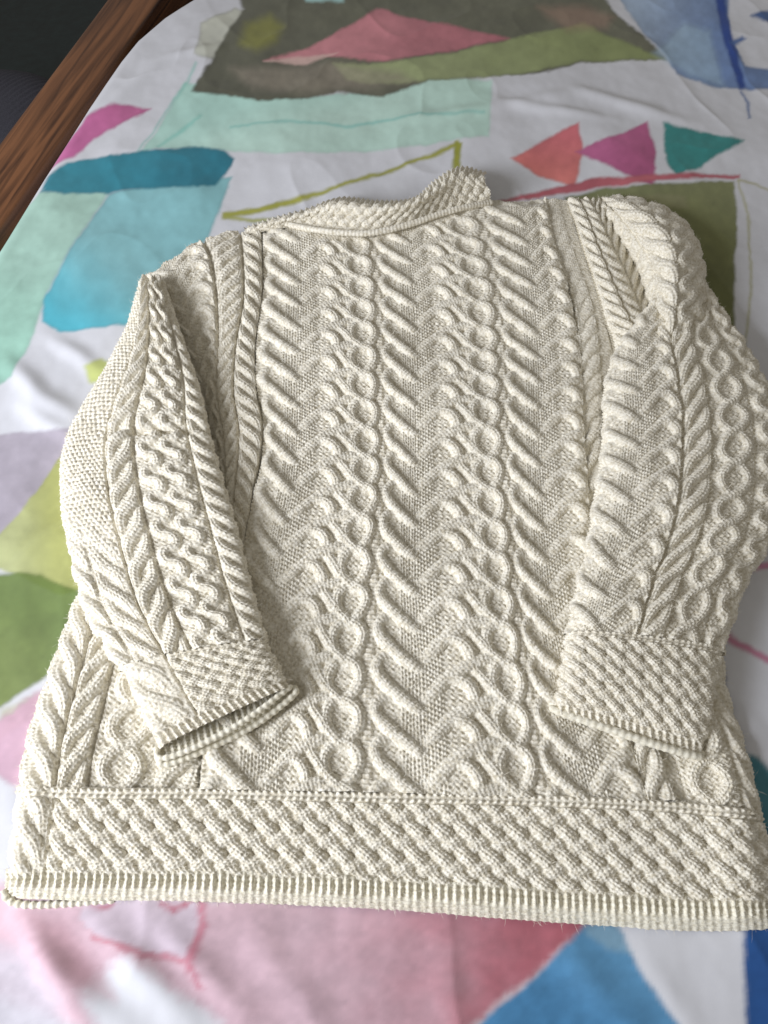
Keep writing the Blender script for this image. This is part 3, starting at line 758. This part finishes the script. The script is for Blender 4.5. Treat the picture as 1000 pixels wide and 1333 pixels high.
# loose wool fibres standing off the yarn
rs = np.random.RandomState(3)
vs_, NF = [], 70000
areas = np.array([P_.shape[0]*P_.shape[1] for P_, _ in SURF], float); cnt = (NF*areas/areas.sum()).astype(int)
for (P_, N_), c_ in zip(SURF, cnt):
    i_ = rs.randint(0, P_.shape[0], c_); j_ = rs.randint(0, P_.shape[1], c_)
    p = P_[i_, j_]; nn = N_[i_, j_]
    d = rs.normal(size=(c_, 3)); d -= nn*(d*nn).sum(1, keepdims=True); d /= np.linalg.norm(d, axis=1, keepdims=True)
    e = rs.normal(size=(c_, 3)); L = rs.uniform(.0018, .0050, c_)[:, None]*np.where(rs.rand(c_) < .15, 1.8, 1)[:, None]
    q0 = p-nn*.0003; q1 = p+d*L*.45+nn*L*.34+e*L*.10; q2 = p+d*L*.85+nn*L*.46+e*L*.2
    sd = np.cross(d, nn)*rs.uniform(.00006, .00011, c_)[:, None]
    vs_.append(np.stack([q0-sd, q0+sd, q1-sd, q1+sd, q2], 1))
V5 = np.concatenate(vs_); k5 = len(V5)
me = bpy.data.meshes.new('wool_fuzz')
me.vertices.add(k5*5); me.vertices.foreach_set('co', V5.reshape(-1).astype(np.float32))
b5 = (np.arange(k5)*5)[:, None]
tri = np.concatenate([b5+np.array([[0, 1, 3]]), b5+np.array([[0, 3, 2]]), b5+np.array([[2, 3, 4]])]).astype(np.int32)
me.loops.add(tri.size); me.loops.foreach_set('vertex_index', tri.reshape(-1))
me.polygons.add(len(tri)); me.polygons.foreach_set('loop_start', (np.arange(len(tri))*3).astype(np.int32))
me.update(calc_edges=True); me.materials.append(M_wool)
fz = bpy.data.objects.new('wool_fuzz', me); C.objects.link(fz); fz.parent = sweater; fz['kind'] = 'stuff'

# ------------------------------------------------------------------ bed frame rail, floor, grey cushion
def box_between(name, A, Bp, wd, z0, z1, mat, side=1):
    """rail of rectangular section with rounded edges running from A to B (x, y)"""
    A = np.array(A); Bp = np.array(Bp); d = (Bp-A)/np.hypot(*(Bp-A)); nrm = np.array([-d[1], d[0]])*side
    r = .006; prof = []
    for cx_, cz_, a0 in ((wd-r, z1-r, 0), (r, z1-r, 90), (r, z0+r, 180), (wd-r, z0+r, 270)):
        for k in range(5):
            a = math.radians(a0+k*22.5); prof.append((cx_+r*math.cos(a), cz_+r*math.sin(a)))
    prof.append(prof[0])
    L = np.hypot(*(Bp-A)); ts = np.linspace(0, L, 60)
    P = np.array([[(*(nrm*q[0]+d*s*0), q[1]) for q in prof] for s in ts])
    P[..., :2] += d*ts[:, None, None]
    return P, A
zr = -.03
Pn = at(-160, 530, zr)[:2]; Pf = at(197, 12, zr)[:2]
dd = (Pf-Pn); Pf2 = Pn+dd*1.5; Pn2 = Pn-dd*.2
P, A = box_between('rail', Pn2, Pf2, .078, zr-.16, zr, M_wood)
rail = grid_mesh('bed_rail', P, M_wood)
rail.location = (A[0], A[1], 0)
# keep grain along the rail: rotate its local frame
ang = math.atan2(dd[1], dd[0])-math.pi/2
co = np.empty(len(rail.data.vertices)*3); rail.data.vertices.foreach_get('co', co); co = co.reshape(-1, 3)
x = co[:, 0]*math.cos(-ang)-co[:, 1]*math.sin(-ang); y = co[:, 0]*math.sin(-ang)+co[:, 1]*math.cos(-ang)
co[:, 0] = x; co[:, 1] = y; rail.data.vertices.foreach_set('co', co.reshape(-1)); rail.rotation_euler = (0, 0, ang)
rail['label'] = 'reddish brown varnished wooden rail of the bed frame at the left edge'; rail['category'] = 'bed frame'

# mattress under the duvet
pr = np.array([[(-.60, -.25), (.75, -.25), (.80, 1.6), (-.22, 1.6)]], float)[0]
lo = np.array([(*p, -.22) for p in pr]); hi = np.array([(*p, -.045) for p in pr])
xs_ = np.interp([-.16, .2, .5, .75, 1.0, 1.2, 1.5], EY, EX)
me = bpy.data.meshes.new('mattress')
Yk = [-.2, .2, .5, .75, 1.0, 1.2, 1.45]
xl = [float(np.interp(y_, EY, EX)+.012) for y_ in Yk]; xl[0] = xl[1]-.09; xl[0] = max(xl[0], -.60); xl[1] = max(xl[1], -.60)
vs = []; fs = []
for y_, x_ in zip(Yk, xl): vs += [(x_, y_, -.22), (x_, y_, -.05), (.64, y_, -.05), (.64, y_, -.22)]
for i in range(len(Yk)-1):
    for k in range(4): a = i*4; fs.append((a+k, a+(k+1) % 4, a+4+(k+1) % 4, a+4+k))
fs += [(3, 2, 1, 0), tuple(len(vs)-4+k for k in range(4))]
me.from_pydata(vs, [], fs); me.materials.append(M_matt)
mo = bpy.data.objects.new('mattress', me); C.objects.link(mo)
mo['label'] = 'dark mattress side in the gap between the duvet and the wooden rail'; mo['category'] = 'mattress'

gx, gy = np.meshgrid(np.linspace(-2.5, 2.5, 40), np.linspace(-1.5, 4, 40))
fl = grid_mesh('floor', np.stack([gx, gy, -.50+0*gx], -1), M_floor); fl['kind'] = 'structure'

# grey ribbed cushion on the floor
c0 = at(-55, 120, -.28)
a = np.linspace(0, 2*math.pi, 400); b = np.linspace(0, math.pi/2, 60)
aa, bb = np.meshgrid(a, b)
ex = .55
R0 = .20
r = R0*np.sin(bb)**.5 if False else R0*np.abs(np.sin(bb))**.7
zz = -.50+.20*np.abs(np.cos(bb))**.45
xx = c0[0]+r*np.sign(np.cos(aa))*np.abs(np.cos(aa))**.75*1.0
yy = c0[1]+r*np.sign(np.sin(aa))*np.abs(np.sin(aa))**.75*1.0
zz = zz+.0015*np.cos(2*np.pi*(xx-yy*.4)/.012)
cu = grid_mesh('cushion', np.stack([xx, yy, zz], -1), M_grey)
cu['label'] = 'grey ribbed fabric cushion on the dark floor beyond the wooden rail'; cu['category'] = 'cushion'
